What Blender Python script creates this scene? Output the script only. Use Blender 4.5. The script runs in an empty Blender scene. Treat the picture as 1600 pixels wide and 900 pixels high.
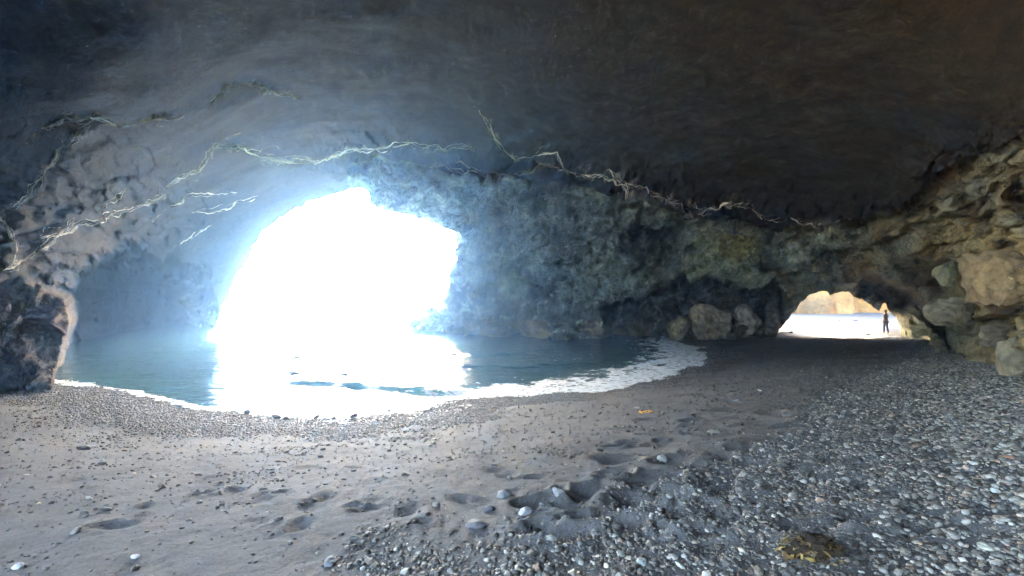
import bpy, bmesh, math, random
import numpy as np
from mathutils import Vector, Matrix

# ------------------------------------------------------------------ camera, sky, sun, exposure
S = bpy.context.scene
COL = S.collection
EYE = 3.4
F = 800.0                       # focal length in 1600-px units (18 mm on a 36 mm sensor)
cam_d = bpy.data.cameras.new('camera'); cam = bpy.data.objects.new('camera', cam_d); COL.objects.link(cam)
cam.location = (0, 0, EYE); cam.rotation_euler = (math.radians(90), 0, 0)
cam_d.lens = 18; cam_d.sensor_width = 36; cam_d.clip_start = 0.05; cam_d.clip_end = 9000
S.camera = cam

SUN_EL, SUN_AZ = 35.0, -9.0    # azimuth measured from +Y towards +X
W = bpy.data.worlds.new('World'); S.world = W; W.use_nodes = True
wn = W.node_tree.nodes; wl = W.node_tree.links
sky = wn.new('ShaderNodeTexSky'); sky.sky_type = 'NISHITA'; sky.sun_disc = False
sky.sun_elevation = math.radians(SUN_EL); sky.sun_rotation = math.radians(SUN_AZ)
sky.air_density = 1.0; sky.dust_density = 4.0; sky.ozone_density = .4
wl.new(sky.outputs[0], wn['Background'].inputs[0]); wn['Background'].inputs[1].default_value = 0.15
sd_ = bpy.data.lights.new('sun', 'SUN'); sun = bpy.data.objects.new('sun', sd_); COL.objects.link(sun)
sd_.energy = 3.2; sd_.angle = math.radians(0.5); sd_.color = (1, .95, .87)
_e, _a = math.radians(SUN_EL), math.radians(SUN_AZ)
sdir = Vector((math.sin(_a)*math.cos(_e), math.cos(_a)*math.cos(_e), math.sin(_e)))
sun.rotation_euler = sdir.to_track_quat('Z', 'Y').to_euler()
S.view_settings.view_transform = 'Standard'; S.view_settings.look = 'None'
S.view_settings.gamma = 1; S.view_settings.use_curve_mapping = False
S.view_settings.exposure = 6.3
S.view_settings.use_white_balance = True; S.view_settings.white_balance_temperature = 8300; S.view_settings.white_balance_tint = 10
cy = S.cycles
cy.use_denoising = True
cy.max_bounces = 8; cy.diffuse_bounces = 6; cy.glossy_bounces = 3; cy.transmission_bounces = 2; cy.volume_bounces = 1
cy.sample_clamp_indirect = 10; cy.caustics_reflective = False; cy.caustics_refractive = False

# ------------------------------------------------------------------ helpers
rng = np.random.default_rng(7)
random.seed(7)

def tag(o, label=None, cat=None, group=None, kind=None):
    for k, v in (('label', label), ('category', cat), ('group', group), ('kind', kind)):
        if v: o[k] = v
    return o

def sst(a, b, x):
    t = np.clip((x-a)/(b-a), 0, 1); return t*t*(3-2*t)
def lerp(a, b, t): return a+(b-a)*t

def _h(ix, iy, iz, seed):
    h = (ix.astype(np.uint32)*np.uint32(374761393) ^ iy.astype(np.uint32)*np.uint32(668265263)
         ^ iz.astype(np.uint32)*np.uint32(2147483647) ^ np.uint32((seed*974711+12345) & 0xffffffff))
    h = (h ^ (h >> np.uint32(13)))*np.uint32(1274126177)
    h = (h ^ (h >> np.uint32(15)))*np.uint32(2246822519)
    return h ^ (h >> np.uint32(16))
_G = rng.normal(size=(256, 3)); _G /= np.linalg.norm(_G, axis=1)[:, None]

def perlin(p, seed=0):
    i = np.floor(p).astype(np.int64); f = p-i; u = f*f*f*(f*(f*6-15)+10)
    out = 0
    for dx in (0, 1):
        wx = u[:, 0] if dx else 1-u[:, 0]
        for dy in (0, 1):
            wy = u[:, 1] if dy else 1-u[:, 1]
            for dz in (0, 1):
                wz = u[:, 2] if dz else 1-u[:, 2]
                g = _G[_h(i[:, 0]+dx, i[:, 1]+dy, i[:, 2]+dz, seed) & np.uint32(255)]
                out = out+wx*wy*wz*(g[:, 0]*(f[:, 0]-dx)+g[:, 1]*(f[:, 1]-dy)+g[:, 2]*(f[:, 2]-dz))
    return out*1.5
def fbm(p, oct=4, seed=0, gain=.5):
    a, s, o = 1., 0., 0.
    for k in range(oct):
        o = o+a*perlin(p*(2.03**k)+k*17.3, seed+k); s += a; a *= gain
    return o/s
def ridged(p, oct=4, seed=0, gain=.5):
    a, s, o = 1., 0., 0.
    for k in range(oct):
        o = o+a*(1-np.abs(perlin(p*(2.03**k)+k*11.7, seed+k))*1.6); s += a; a *= gain
    return o/s
def cells(p, seed=0):
    i = np.floor(p).astype(np.int64); f1 = np.full(len(p), 9.); f2 = f1.copy(); idc = np.zeros(len(p))
    for dx in (-1, 0, 1):
        for dy in (-1, 0, 1):
            for dz in (-1, 0, 1):
                c = i+np.array([dx, dy, dz]); h = _h(c[:, 0], c[:, 1], c[:, 2], seed)
                q = c+np.stack([(h & np.uint32(255))/255., ((h >> np.uint32(8)) & np.uint32(255))/255., ((h >> np.uint32(16)) & np.uint32(255))/255.], 1)
                d = np.linalg.norm(p-q, axis=1); m = d < f1
                f2 = np.where(m, f1, np.minimum(f2, d)); idc = np.where(m, (h >> np.uint32(24))/255., idc); f1 = np.where(m, d, f1)
    return f1, f2, idc
def facets(p, seed=0):
    i = np.floor(p).astype(np.int64); f1 = np.full(len(p), 9.); f2 = f1.copy(); val = np.zeros(len(p))
    for dx in (-1, 0, 1):
        for dy in (-1, 0, 1):
            for dz in (-1, 0, 1):
                c = i+np.array([dx, dy, dz]); h = _h(c[:, 0], c[:, 1], c[:, 2], seed)
                q = c+np.stack([(h & np.uint32(255))/255., ((h >> np.uint32(8)) & np.uint32(255))/255., ((h >> np.uint32(16)) & np.uint32(255))/255.], 1)
                dv = p-q; d = np.linalg.norm(dv, axis=1); m = d < f1
                f2 = np.where(m, f1, np.minimum(f2, d)); hv = (h >> np.uint32(24))
                val = np.where(m, (dv*_G[hv & np.uint32(255)]).sum(1)*1.3+(hv/255.-.5)*.55, val); f1 = np.where(m, d, f1)
    return val, f2-f1
def n2(x, y, s, oct=3, seed=0):
    return fbm(np.stack([x*s, y*s, np.full_like(x, seed*3.7)], 1), oct, seed)

def tps_fit(pts, val, smooth=1e-4):
    pts = np.asarray(pts, float); n = len(pts); sc = np.abs(pts).max(); q = pts/sc
    r2 = ((q[:, None]-q[None])**2).sum(-1); K = np.where(r2 > 0, .5*r2*np.log(r2+1e-20), 0)+smooth*np.eye(n)
    P = np.concatenate([np.ones((n, 1)), q], 1)
    A = np.block([[K, P], [P.T, np.zeros((3, 3))]])
    w = np.linalg.solve(A, np.concatenate([val, np.zeros(3)]))
    def ev(x, y):
        x = x/sc; y = y/sc; o = w[n]+w[n+1]*x+w[n+2]*y
        for k in range(n):
            r = (x-q[k, 0])**2+(y-q[k, 1])**2
            o = o+w[k]*.5*r*np.log(r+1e-20)
        return o
    return ev
def disp_tps(l):
    l = np.array(l, float); return tps_fit(l[:, :2], 1/l[:, 2])

def poly_sd(poly, x, y):
    """signed distance, negative inside"""
    P = np.array(poly, float); d = np.full(x.shape, 1e9); ins = np.zeros(x.shape, bool)
    for a, b in zip(P, np.roll(P, -1, 0)):
        e = b-a; wx, wy = x-a[0], y-a[1]
        t = np.clip((wx*e[0]+wy*e[1])/(e@e+1e-9), 0, 1)
        d = np.minimum(d, np.hypot(wx-t*e[0], wy-t*e[1]))
        c = ((a[1] <= y) != (b[1] <= y))
        xi = a[0]+(y-a[1])*e[0]/(e[1] if abs(e[1]) > 1e-9 else 1e-9)
        ins ^= c & (x < xi)
    return np.where(ins, -d, d)
def line_d(line, x, y):
    P = np.array(line, float); d = np.full(x.shape, 1e9)
    for a, b in zip(P[:-1], P[1:]):
        e = b-a; t = np.clip(((x-a[0])*e[0]+(y-a[1])*e[1])/(e@e+1e-9), 0, 1)
        d = np.minimum(d, np.hypot(x-a[0]-t*e[0], y-a[1]-t*e[1]))
    return d

def make_mesh(name, V, Fq, mat, col=None, smooth=True, normals=None, extra=None):
    """V (n,3); Fq (m,k)"""
    me = bpy.data.meshes.new(name); n, (m, k) = len(V), Fq.shape
    me.vertices.add(n); me.vertices.foreach_set('co', np.ascontiguousarray(V, np.float32).ravel())
    me.loops.add(m*k); me.loops.foreach_set('vertex_index', np.ascontiguousarray(Fq, np.int32).ravel())
    me.polygons.add(m); me.polygons.foreach_set('loop_start', np.arange(0, m*k, k, dtype=np.int32))
    if smooth: me.polygons.foreach_set('use_smooth', np.ones(m, bool))
    me.update(calc_edges=True)
    if col is not None:
        at = me.color_attributes.new('Col', 'FLOAT_COLOR', 'POINT')
        c = np.ones((n, 4), np.float32); c[:, :col.shape[1]] = col; at.data.foreach_set('color', c.ravel())
    for kx, v in (extra or {}).items():
        at = me.attributes.new(kx, 'FLOAT', 'POINT'); at.data.foreach_set('value', np.asarray(v, np.float32))
    if normals is not None:
        me.normals_split_custom_set_from_vertices(normals.astype(np.float32).tolist())
    if mat: me.materials.append(mat)
    return me
def add_obj(name, me, parent=None, loc=None):
    o = bpy.data.objects.new(name, me); COL.objects.link(o)
    if parent: o.parent = parent
    if loc is not None: o.location = loc
    return o

# ------------------------------------------------------------------ materials
class NT:
    def __init__(s, name):
        s.m = bpy.data.materials.new(name); s.m.use_nodes = True; s.t = s.m.node_tree; s.n = s.t.nodes; s.b = s.n['Principled BSDF']
    def node(s, typ, **kw):
        nd = s.n.new(typ)
        for k, v in kw.items(): setattr(nd, k, v)
        return nd
    def link(s, a, b): s.t.links.new(a, b)
    def noise(s, scale, detail=6, rough=.6, vec=None, dist=0):
        nd = s.node('ShaderNodeTexNoise'); nd.inputs['Scale'].default_value = scale; nd.inputs['Detail'].default_value = detail
        nd.inputs['Roughness'].default_value = rough; nd.inputs['Distortion'].default_value = dist
        s.link(vec if vec is not None else s.co(), nd.inputs['Vector']); return nd.outputs['Fac']
    def co(s):
        if not hasattr(s, '_co'): s._co = s.node('ShaderNodeTexCoord').outputs['Object']
        return s._co
    def ramp(s, fac, stops):
        nd = s.node('ShaderNodeValToRGB'); cr = nd.color_ramp
        while len(cr.elements) < len(stops): cr.elements.new(.5)
        for e, (p, c) in zip(cr.elements, stops): e.position = p; e.color = (*c, 1) if len(c) == 3 else c
        s.link(fac, nd.inputs[0]); return nd.outputs[0]
    def mix(s, fac, a, b, mode='MIX'):
        nd = s.node('ShaderNodeMix', data_type='RGBA', blend_type=mode)
        for i, v in ((0, fac), (6, a), (7, b)):
            if isinstance(v, bpy.types.NodeSocket): s.link(v, nd.inputs[i])
            else: nd.inputs[i].default_value = v if i == 0 else (*v, 1)
        return nd.outputs[2]
    def math(s, op, a, b=0.):
        nd = s.node('ShaderNodeMath', operation=op)
        for i, v in ((0, a), (1, b)):
            if isinstance(v, bpy.types.NodeSocket): s.link(v, nd.inputs[i])
            else: nd.inputs[i].default_value = v
        return nd.outputs[0]
    def attr(s, name, out='Color'):
        nd = s.node('ShaderNodeAttribute'); nd.attribute_name = name; return nd.outputs[out]
    def bump(s, h, strength, dist, normal=None):
        nd = s.node('ShaderNodeBump'); nd.inputs['Strength'].default_value = strength; nd.inputs['Distance'].default_value = dist
        s.link(h, nd.inputs['Height'])
        if normal is not None: s.link(normal, nd.inputs['Normal'])
        return nd.outputs[0]
    def set(s, k, v):
        if isinstance(v, bpy.types.NodeSocket): s.link(v, s.b.inputs[k])
        else: s.b.inputs[k].default_value = (*v, 1) if isinstance(v, tuple) and len(v) == 3 else v

def rock_mat(name='cave_rock', base=None, bs=1.0):
    t = NT(name)
    c = t.attr('Col') if base is None else t.mix(t.noise(1.7, 4), tuple(x*.55 for x in base), tuple(min(1, x*1.4) for x in base))
    v = t.ramp(t.noise(2.3, 9, .72), [(.28, (.45, .45, .47)), (.5, (.95, .95, .95)), (.72, (1.55, 1.5, 1.42))])
    c = t.mix(1., c, v, 'MULTIPLY')
    wn2 = t.node('ShaderNodeTexNoise'); wn2.inputs['Scale'].default_value = 1.3; wn2.inputs['Detail'].default_value = 5; t.link(t.co(), wn2.inputs['Vector'])
    wv2 = t.mix(.30, t.co(), wn2.outputs['Color'], 'ADD')
    vo = t.node('ShaderNodeTexVoronoi', feature='DISTANCE_TO_EDGE'); vo.inputs['Scale'].default_value = 1.9; t.link(wv2, vo.inputs['Vector'])
    vo2 = t.node('ShaderNodeTexVoronoi', feature='DISTANCE_TO_EDGE'); vo2.inputs['Scale'].default_value = 5.5; t.link(wv2, vo2.inputs['Vector'])
    msk = t.ramp(t.noise(.8, 3), [(.42, (0,)*3), (.58, (1,)*3)])
    k1 = t.ramp(vo.outputs['Distance'], [(.0, (0,)*3), (.05, (1,)*3)]); k2 = t.ramp(vo2.outputs['Distance'], [(.0, (.25,)*3), (.10, (1,)*3)])
    kk = t.mix(msk, (1, 1, 1), t.mix(1., k1, k2, 'MULTIPLY'))
    cr = t.attr('crk', 'Fac') if base is None else .6
    c = t.mix(t.math('MULTIPLY', cr, .6), c, t.mix(1., c, kk, 'MULTIPLY'))
    t.set('Base Color', c); t.set('Roughness', .9)
    t.b.inputs['Specular IOR Level'].default_value = .12
    h = t.math('ADD', t.noise(3.5, 10, .72, dist=.4), t.math('MULTIPLY', t.noise(14, 6, .65), .45))
    h = t.math('ADD', h, t.math('MULTIPLY', t.math('MULTIPLY', kk, cr), .35))
    nb_ = t.bump(h, .9*bs, .25); t.link(t.math('ADD', .34, t.math('MULTIPLY', cr, .75)), nb_.node.inputs['Strength']); t.set('Normal', nb_); return t.m

# ------------------------------------------------------------------ ground
def px2w(px, py, z):            # point of height z seen at that place of the photograph
    d = (EYE-z)*F/(py-450.); return ((px-800)/F*d, d)
shore_px = [(-60, 606), (80, 600), (200, 612), (320, 640), (440, 655), (550, 657), (650, 645), (710, 624), (850, 617), (960, 608), (1040, 590), (1085, 570), (1100, 549), (1062, 534)]
shore = [px2w(a, b, 0) for a, b in shore_px]
g = [(x, y, 0.) for x, y in shore]
g += [(0, 0, 1.75), (0, 3, 1.66), (3, 3, 1.74), (-3, 3, 1.6), (0, -6, 2.2), (8, 0, 2.2), (-8, 0, 1.7), (-8, 8, .78), (0, 8, 1.0), (6, 8, 1.42), (4, 13, .62), (10, 12, 1.3),
      (12, 11, 1.5), (16, 16, 1.2), (20, 23, .7), (23, 30, .4), (14, 26, .3), (13, 34, .1), (20, 34, .14), (25, 40, .15), (22, 57, .3), (35, 57, .6), (14, 4, 2.4), (-14, 2, 1.6),
      (-16, 14.5, .35), (-14, 10, .75), (-22, 10, 1.2), (-4, 22, -.8), (5, 27, -.5), (-4, 40, -2.2), (-20, 26, -.8), (-10, 23, -.9), (9, 42, -.6), (-30, 30, -1), (30, 20, 1.6), (0, -20, 2.0)]
g = np.array(g, float); g_ev = tps_fit(g[:, :2], g[:, 2], 1e-6)

PITS = []
for _ in range(150):
    px, py = random.uniform(960, 1640), random.uniform(590, 900)
    x, y = px2w(px, py, 1.4); PITS.append((x, y, random.uniform(.07, .2)*(.6+y*.07), random.uniform(.02, .06), random.uniform(0, 3.1)))
for _ in range(95):
    px, py = random.uniform(830, 1190), random.uniform(690, 900)
    if py < 1010-.27*px+ (px-830)*.02: continue
    x, y = px2w(px, py, 1.4); PITS.append((x, y, random.uniform(.06, .15), random.uniform(.025, .06), random.uniform(0, 3.1)))
for _ in range(60):
    px, py = random.uniform(100, 1250), random.uniform(680, 890)
    x, y = px2w(px, py, 1.2); PITS.append((x, y, random.uniform(.06, .13), random.uniform(.01, .03), random.uniform(0, 3.1)))

def pebble_density(px, py):
    """share of the beach covered by pebbles, by where the banks lie"""
    w = n2(px, py*2.2, .006, 3, 4)*120
    bd = np.interp(py, [520, 570, 690, 760, 880], [1480, 1370, 1215, 1010, 830])
    bank = sst(-50, 70, px-bd+w*.8)*sst(515, 545, py)
    bank = np.maximum(bank, .8*sst(800, 890, py+w*.4)*sst(470, 640, px+w))
    return np.clip(bank, 0, 1)
def shore_band(x, y):
    dd = line_d(shore, x, y); w = fbm(np.stack([x*.35, y*.35, 0*x], 1), 3, 9)
    px = 800+F*x/np.maximum(y, .3)
    wid = 3.1+w*2.6-1.2*sst(700, 1000, px)
    return (1-sst(.55*wid, wid*1.15, dd))*sst(-.25, .05, x*0+dd)*(1-.75*sst(1000, 1110, px))

def ground_z(x, y, detail=True):
    z = g_ev(x, y); r = np.hypot(x, y)
    land = sst(.30, .42, x/np.maximum(y, 1.))*(y > 5)
    far = np.where(land > 0, lerp(-3, .12+.008*np.clip(r-36, 0, 60), land), -3.)
    side = sst(-.1, .5, -x/np.maximum(r, 1))*sst(6, -6, y)
    far = lerp(far, 1.2, side)
    z = lerp(z, far, sst(46, 70, r)); z = np.maximum(z, -4)
    if detail:
        q = np.stack([x, y, 0*x], 1); near = 1-sst(30, 60, r)
        z = z+near*(fbm(q*.55, 3, 21)*.07+fbm(q*2.4, 3, 22)*.028+fbm(q*np.array([9, 9, 1.]), 2, 23)*.010*(1-sst(8, 16, r)))
        for (cx, cy_, rr, dp, an) in PITS:
            k = np.abs(x-cx) < .7; k &= np.abs(y-cy_) < .7
            if not k.any(): continue
            dx, dy = x[k]-cx, y[k]-cy_; c, s = math.cos(an), math.sin(an)
            e = np.sqrt(((dx*c+dy*s)/(1.5*rr))**2+((-dx*s+dy*c)/rr)**2)
            z[k] += dp*(-np.exp(-e*e*1.2)*1.3+.5*np.exp(-((e-1.35)/.45)**2))
    return z

# columns shared by shell and ground: fine inside the picture, coarse round the back
def columns(step):
    t = np.arange(-200, 1800.1, step); az = np.arctan((t-800)/F)
    lo, hi = az[0], az[-1]
    left = np.linspace(-math.pi, lo, 46)[:-1]; right = np.linspace(hi, math.pi, 46)[1:]
    return np.concatenate([left, az, right])

az = columns(3.0)
pys = np.concatenate([np.linspace(2600, 1010, 22), np.arange(1000, 640, -2.5), np.arange(640, 520, -1.6), np.arange(520, 478, -1.2)])
dr = 2.3*F/(pys-450); dr = np.concatenate([[.02, .4], dr, np.geomspace(dr[-1]*1.04, 6500, 50)])
A, D = np.meshgrid(az, dr); X = (np.sin(A)*D).ravel(); Y = (np.cos(A)*D).ravel()
Z = ground_z(X, Y)
nR, nC = A.shape
idx = np.arange(nR*nC).reshape(nR, nC)
Fg = np.stack([idx[:-1, :-1], idx[:-1, 1:], idx[1:, 1:], idx[1:, :-1]], -1).reshape(-1, 4)
PX = 800+F*X/np.maximum(Y, .2); PY = 450+(EYE-Z)*F/np.maximum(Y, .2)
peb = np.where(Y > .5, pebble_density(PX, PY), .5)*(1-sst(30, 40, np.hypot(X, Y)))
sb = shore_band(X, Y)
wet = (1-sst(.03, .32, Z+fbm(np.stack([X*.5, Y*.5, 0*X], 1), 3, 31)*.12))
out_ = np.maximum(sst(35, 39, np.hypot(X, Y)), sst(12, 15, -X)*(Y < 8))
q = np.stack([X, Y, 0*X], 1)
tone = fbm(q*.4, 4, 41)[:, None]
gc = lerp(np.array([.036, .0365, .036]), np.array([.051, .0505, .048]), np.clip(tone+.5, 0, 1))
gc = lerp(gc, np.array([.05, .05, .05]), np.clip(np.maximum(peb, sb)*.8, 0, 1)[:, None])
gc = gc*(1-.45*wet[:, None])
gc = lerp(gc, np.where((X > 0)[:, None], np.array([.03, .03, .032]), np.array([.34, .33, .31])), out_[:, None]*1.)  # unseen ground at the left made pale to bounce light into the cave
t = NT('dark_sand')
c = t.mix(1., t.attr('Col'), t.ramp(t.noise(38, 6, .75), [(.3, (.55, .55, .55)), (.5, (1, 1, 1)), (.7, (1.5, 1.48, 1.42))]), 'MULTIPLY')
c = t.mix(1., c, t.ramp(t.noise(5, 5, .6), [(.3, (.75, .75, .78)), (.7, (1.2, 1.2, 1.15))]), 'MULTIPLY')
t.set('Base Color', c)
wv = t.attr('wet', 'Fac'); t.set('Roughness', t.math('SUBTRACT', .9, t.math('MULTIPLY', wv, .55)))
t.b.inputs['Specular IOR Level'].default_value = .35
t.set('Normal', t.bump(t.math('ADD', t.noise(30, 6, .7), t.math('MULTIPLY', t.noise(7, 4, .6), .7)), .6, .035))
SAND = t.m
beach = add_obj('beach', make_mesh('beach', np.stack([X, Y, Z], 1), Fg, SAND, gc, extra={'wet': wet})); tag(beach, kind='structure')

# ------------------------------------------------------------------ sea
azs = np.arctan((np.arange(-700, 1500, 3.0)-800)/F)
ds = np.concatenate([np.geomspace(9.5, 60, 420), np.geomspace(61, 6500, 90)])
A, D = np.meshgrid(azs, ds); X = (np.sin(A)*D).ravel(); Y = (np.cos(A)*D).ravel()
q = np.stack([X, Y, 0*X], 1)
fade = 1-sst(60, 200, D.ravel())
sdist = line_d(shore, X, Y)
calm = sst(0, 6, sdist)
Zs = fade*(.05*fbm(q*np.array([.4, 1.1, 1]), 3, 51)+.03*fbm(q*np.array([1.6, 3.2, 1]), 3, 52)*calm)+.012*(1-calm)
# a small wave about to break in front of the big opening
wline = [px2w(a, b, .0) for a, b in [(395, 598), (470, 600), (540, 604), (620, 611), (700, 616), (770, 606)]]
wx = np.array([p[0] for p in wline]); wy = np.array([p[1] for p in wline])
u = Y-np.interp(X, wx, wy)
along = sst(wx[0], wx[0]+2.5, X)*(1-sst(wx[-1]-2.2, wx[-1], X))
for k_, (x0_, x1_, off_, amp_) in enumerate([(-10, -2.5, 1.6, .15), (-9, -4, -.7, .08), (-11, -3, 3.4, .11), (-12, -1, 5.6, .10), (-12, 1, 9, .12)]):
    uu = u-off_-fbm(q*.45, 2, 580+k_)*.9; Zs = Zs+amp_*sst(x0_, x0_+1.5, X)*(1-sst(x1_-1.5, x1_, X))*np.exp(-(uu/.35)**2)*sst(-.4, .2, fbm(q*.7, 2, 590+k_))
Zs = Zs+along*(.20+.1*fbm(q*.9, 2, 57))*np.where(u < 0, np.exp(-(u/.32)**2), np.exp(-(u/1.25)**2))
u2 = u-5.5-fbm(q*.2, 2, 58)*2
Zs = Zs+.12*sst(-14, -10, X)*(1-sst(2, 6, X))*np.exp(-(u2/.8)**2)
PX = 800+F*X/Y
foam_n = fbm(q*np.array([1.1, 1.1, 1]), 4, 61); lace = ridged(q*np.array([1.5, 2.2, 1]), 4, 63)
fw = np.interp(PX, [-100, 90, 170, 330, 480, 600, 700, 760, 860, 960, 1040, 1100], [.3, 1.3, .35, .3, .6, .9, 2.2, 3.2, 3.4, 3.6, 4.2, 4.2])
foam = 1-sst(.3, 1.35, sdist/fw+foam_n*.8)
thin = np.clip(along*np.exp(-(u/.9)**2), 0, 1)*fade+.25*(1-sst(0, 5, sdist))
foam = np.maximum(foam, .75*sst(.78, .9, lace)*(1-sst(1, 1.9, sdist/fw)))
foam = np.maximum(foam, .9*along*sst(-.75, -.25, u)*(1-sst(-.3, -.12, u))*sst(-.3, .3, foam_n+.15))
bl = line_d([px2w(a, b, 0) for a, b in [(880, 560), (1000, 545), (1080, 540)]], X, Y)
foam = np.maximum(foam, .8*(1-sst(.6, 2.4, bl))*sst(.6, .85, lace))
foam = foam*(Y > 5)*(D.ravel() < 45)
Zs = Zs+foam*.02*fbm(q*6, 2, 66)
nR, nC = A.shape; idx = np.arange(nR*nC).reshape(nR, nC)
Fs = np.stack([idx[:-1, :-1], idx[:-1, 1:], idx[1:, 1:], idx[1:, :-1]], -1).reshape(-1, 4)
t = NT('sea_water')
fv = t.attr('foam', 'Fac')
fx = t.node('ShaderNodeMapping'); fx.inputs['Scale'].default_value = (1, 1.6, 1); t.link(t.co(), fx.inputs[0])
vo = t.node('ShaderNodeTexVoronoi', feature='DISTANCE_TO_EDGE'); vo.inputs['Scale'].default_value = 3.2
wv_ = t.mix(.35, fx.outputs[0], t.node('ShaderNodeTexNoise').outputs['Color']); t.link(wv_, vo.inputs['Vector'])
lace_ = t.ramp(vo.outputs['Distance'], [(.02, (1,)*3), (.16, (0,)*3)])
br = t.math('ADD', t.math('MULTIPLY', t.noise(4.5, 8, .72, fx.outputs[0]), 1.6), t.math('MULTIPLY', lace_, .22))
fm = t.ramp(t.math('ADD', t.math('MULTIPLY', fv, 1.05), t.math('SUBTRACT', br, 1.40)), [(.30, (0,)*3), (.52, (1,)*3)])
fm = t.math('MULTIPLY', fm, t.ramp(fv, [(.02, (0,)*3), (.10, (1,)*3)]))
t.set('Base Color', t.mix(fm, t.mix(t.attr('thin', 'Fac'), (.023, .060, .066), (.09, .25, .245)), (.76, .79, .81)))
t.set('Roughness', t.math('ADD', .07, t.math('MULTIPLY', fm, .7)))
t.b.inputs['IOR'].default_value = 1.333
wmp = t.node('ShaderNodeMapping'); wmp.inputs['Scale'].default_value = (.6, 1.5, 1); t.link(t.co(), wmp.inputs[0])
hh = t.math('ADD', t.noise(2.2, 4, .55, wmp.outputs[0]), t.math('MULTIPLY', t.noise(9, 3, .5, wmp.outputs[0]), .18))
t.set('Normal', t.bump(t.math('ADD', hh, t.math('MULTIPLY', t.math('MULTIPLY', fm, t.noise(11, 6, .7)), 1.2)), .7, .12))
sea = add_obj('sea', make_mesh('sea', np.stack([X, Y, Zs], 1), Fs, t.m, None, extra={'foam': foam, 'thin': thin})); tag(sea, kind='structure')

# ------------------------------------------------------------------ cave shell
HOLE1 = [(338, 514), (341, 500), (346, 487), (353, 465), (366, 438), (386, 409), (398, 384), (404, 368), (424, 351), (452, 331), (490, 312), (526, 302), (546, 294), (568, 295), (578, 306), (584, 320), (602, 331),
         (630, 334), (662, 342), (690, 355), (709, 365), (712, 376), (710, 408), (702, 420), (700, 440), (698, 462), (684, 474), (664, 486), (645, 496), (636, 506), (640, 514), (662, 520), (664, 534), (664, 760), (332, 760), (332, 530)]
HOLE2 = [(1214, 524), (1222, 508), (1240, 489), (1250, 474), (1262, 463), (1278, 456), (1291, 455), (1296, 461), (1312, 457), (1327, 456), (1334, 463), (1350, 470), (1364, 480), (1374, 487), (1379, 474), (1383, 472), (1389, 484), (1402, 500), (1407, 512), (1408, 530), (1410, 620), (1208, 620)]

colsA = columns(2.0)
rows = np.concatenate([np.linspace(760, 626, 10), np.arange(620, -60.1, -2.0), np.linspace(-80, -600, 22), 450-F*np.array([1.5, 1.75, 2.1, 2.6, 3.3, 4.3, 6, 9, 16, 40])])
A, R = np.meshgrid(colsA, rows); shp = A.shape
cosw = np.maximum(np.cos(A), .5)
front = np.abs(A) < math.radians(60)
PXg = np.where(front, 800+F*np.tan(np.clip(A, -1.05, 1.05)), np.sign(A)*3000+800); PYg = R.copy()
Vv = (450-R)/F
x, y = PXg.ravel(), PYg.ravel()
wob = lambda s, a, k: n2(x, y, s, 3, k)*a
wxx, wyy = x+wob(.02, 9, 1)+wob(.006, 16, 2), y+wob(.02, 9, 3)+wob(.006, 14, 4)

ceil = disp_tps([(0, 0, 10), (800, 0, 12.5), (1600, 0, 9), (0, 330, 15), (120, 190, 13.5), (280, 180, 16), (300, 275, 25), (200, 340, 25), (520, 244, 33), (740, 232, 32), (880, 255, 29), (1000, 290, 27), (1200, 340, 26), (1400, 320, 18), (1600, 280, 11),
                 (800, -500, 6), (-300, 0, 8.5), (1900, 0, 7.5), (800, 110, 17), (400, 130, 17.5), (1200, 150, 14), (1450, 150, 11), (330, 330, 34), (440, 310, 38), (360, 410, 40), (200, 410, 30), (100, 430, 20), (0, 430, 15.5), (0, 620, 15.5),
                 (-300, 400, 12), (560, 280, 38), (330, 620, 44), (200, 620, 30)])
wall = disp_tps([(560, 270, 38), (640, 330, 37.5), (712, 400, 38), (700, 525, 38.5), (850, 525, 36.5), (1000, 530, 34.5), (1120, 530, 34), (1230, 530, 34), (1000, 305, 29), (880, 270, 31), (1200, 350, 28), (1120, 380, 29.5), (1100, 460, 32), (900, 400, 33.5), (760, 290, 33.5), (1250, 420, 31)])
right = disp_tps([(1200, 350, 27.5), (1300, 370, 27), (1250, 440, 31.5), (1220, 525, 34), (1320, 440, 32), (1330, 530, 33.5), (1410, 530, 31), (1440, 470, 27), (1400, 380, 23), (1480, 545, 23), (1480, 450, 19.5), (1500, 330, 15.5), (1600, 300, 10.5), (1600, 450, 11.5), (1560, 560, 14), (1700, 560, 10), (1700, 300, 8.5), (1420, 300, 18.5), (1600, 200, 9)])
leftr = disp_tps([(0, 440, 14.5), (0, 620, 15.2), (95, 480, 16.5), (95, 610, 17), (-200, 500, 11.5), (50, 540, 15.2)])

W_poly = [(545, 262), (590, 250), (650, 262), (720, 272), (800, 285), (880, 287), (960, 300), (1010, 303), (1060, 335), (1090, 352), (1150, 346), (1200, 358), (1250, 366), (1270, 800), (560, 800)]
R_poly = [(1195, 362), (1240, 352), (1290, 350), (1330, 352), (1370, 338), (1420, 318), (1450, 290), (1500, 262), (1560, 245), (1605, 225), (1800, 150), (2200, 100), (2200, 900), (1225, 900), (1215, 470), (1190, 420)]
L_poly = [(-600, 452), (0, 446), (40, 440), (78, 452), (104, 470), (112, 500), (104, 540), (92, 575), (84, 620), (84, 800), (-600, 800)]
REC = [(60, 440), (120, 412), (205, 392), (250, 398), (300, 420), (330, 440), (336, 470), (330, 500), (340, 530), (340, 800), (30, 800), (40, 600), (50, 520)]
UNDER = [(950, 478), (1000, 462), (1050, 436), (1110, 432), (1160, 445), (1195, 460), (1190, 500), (1160, 512), (1060, 500), (1000, 510), (950, 520)]
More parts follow.
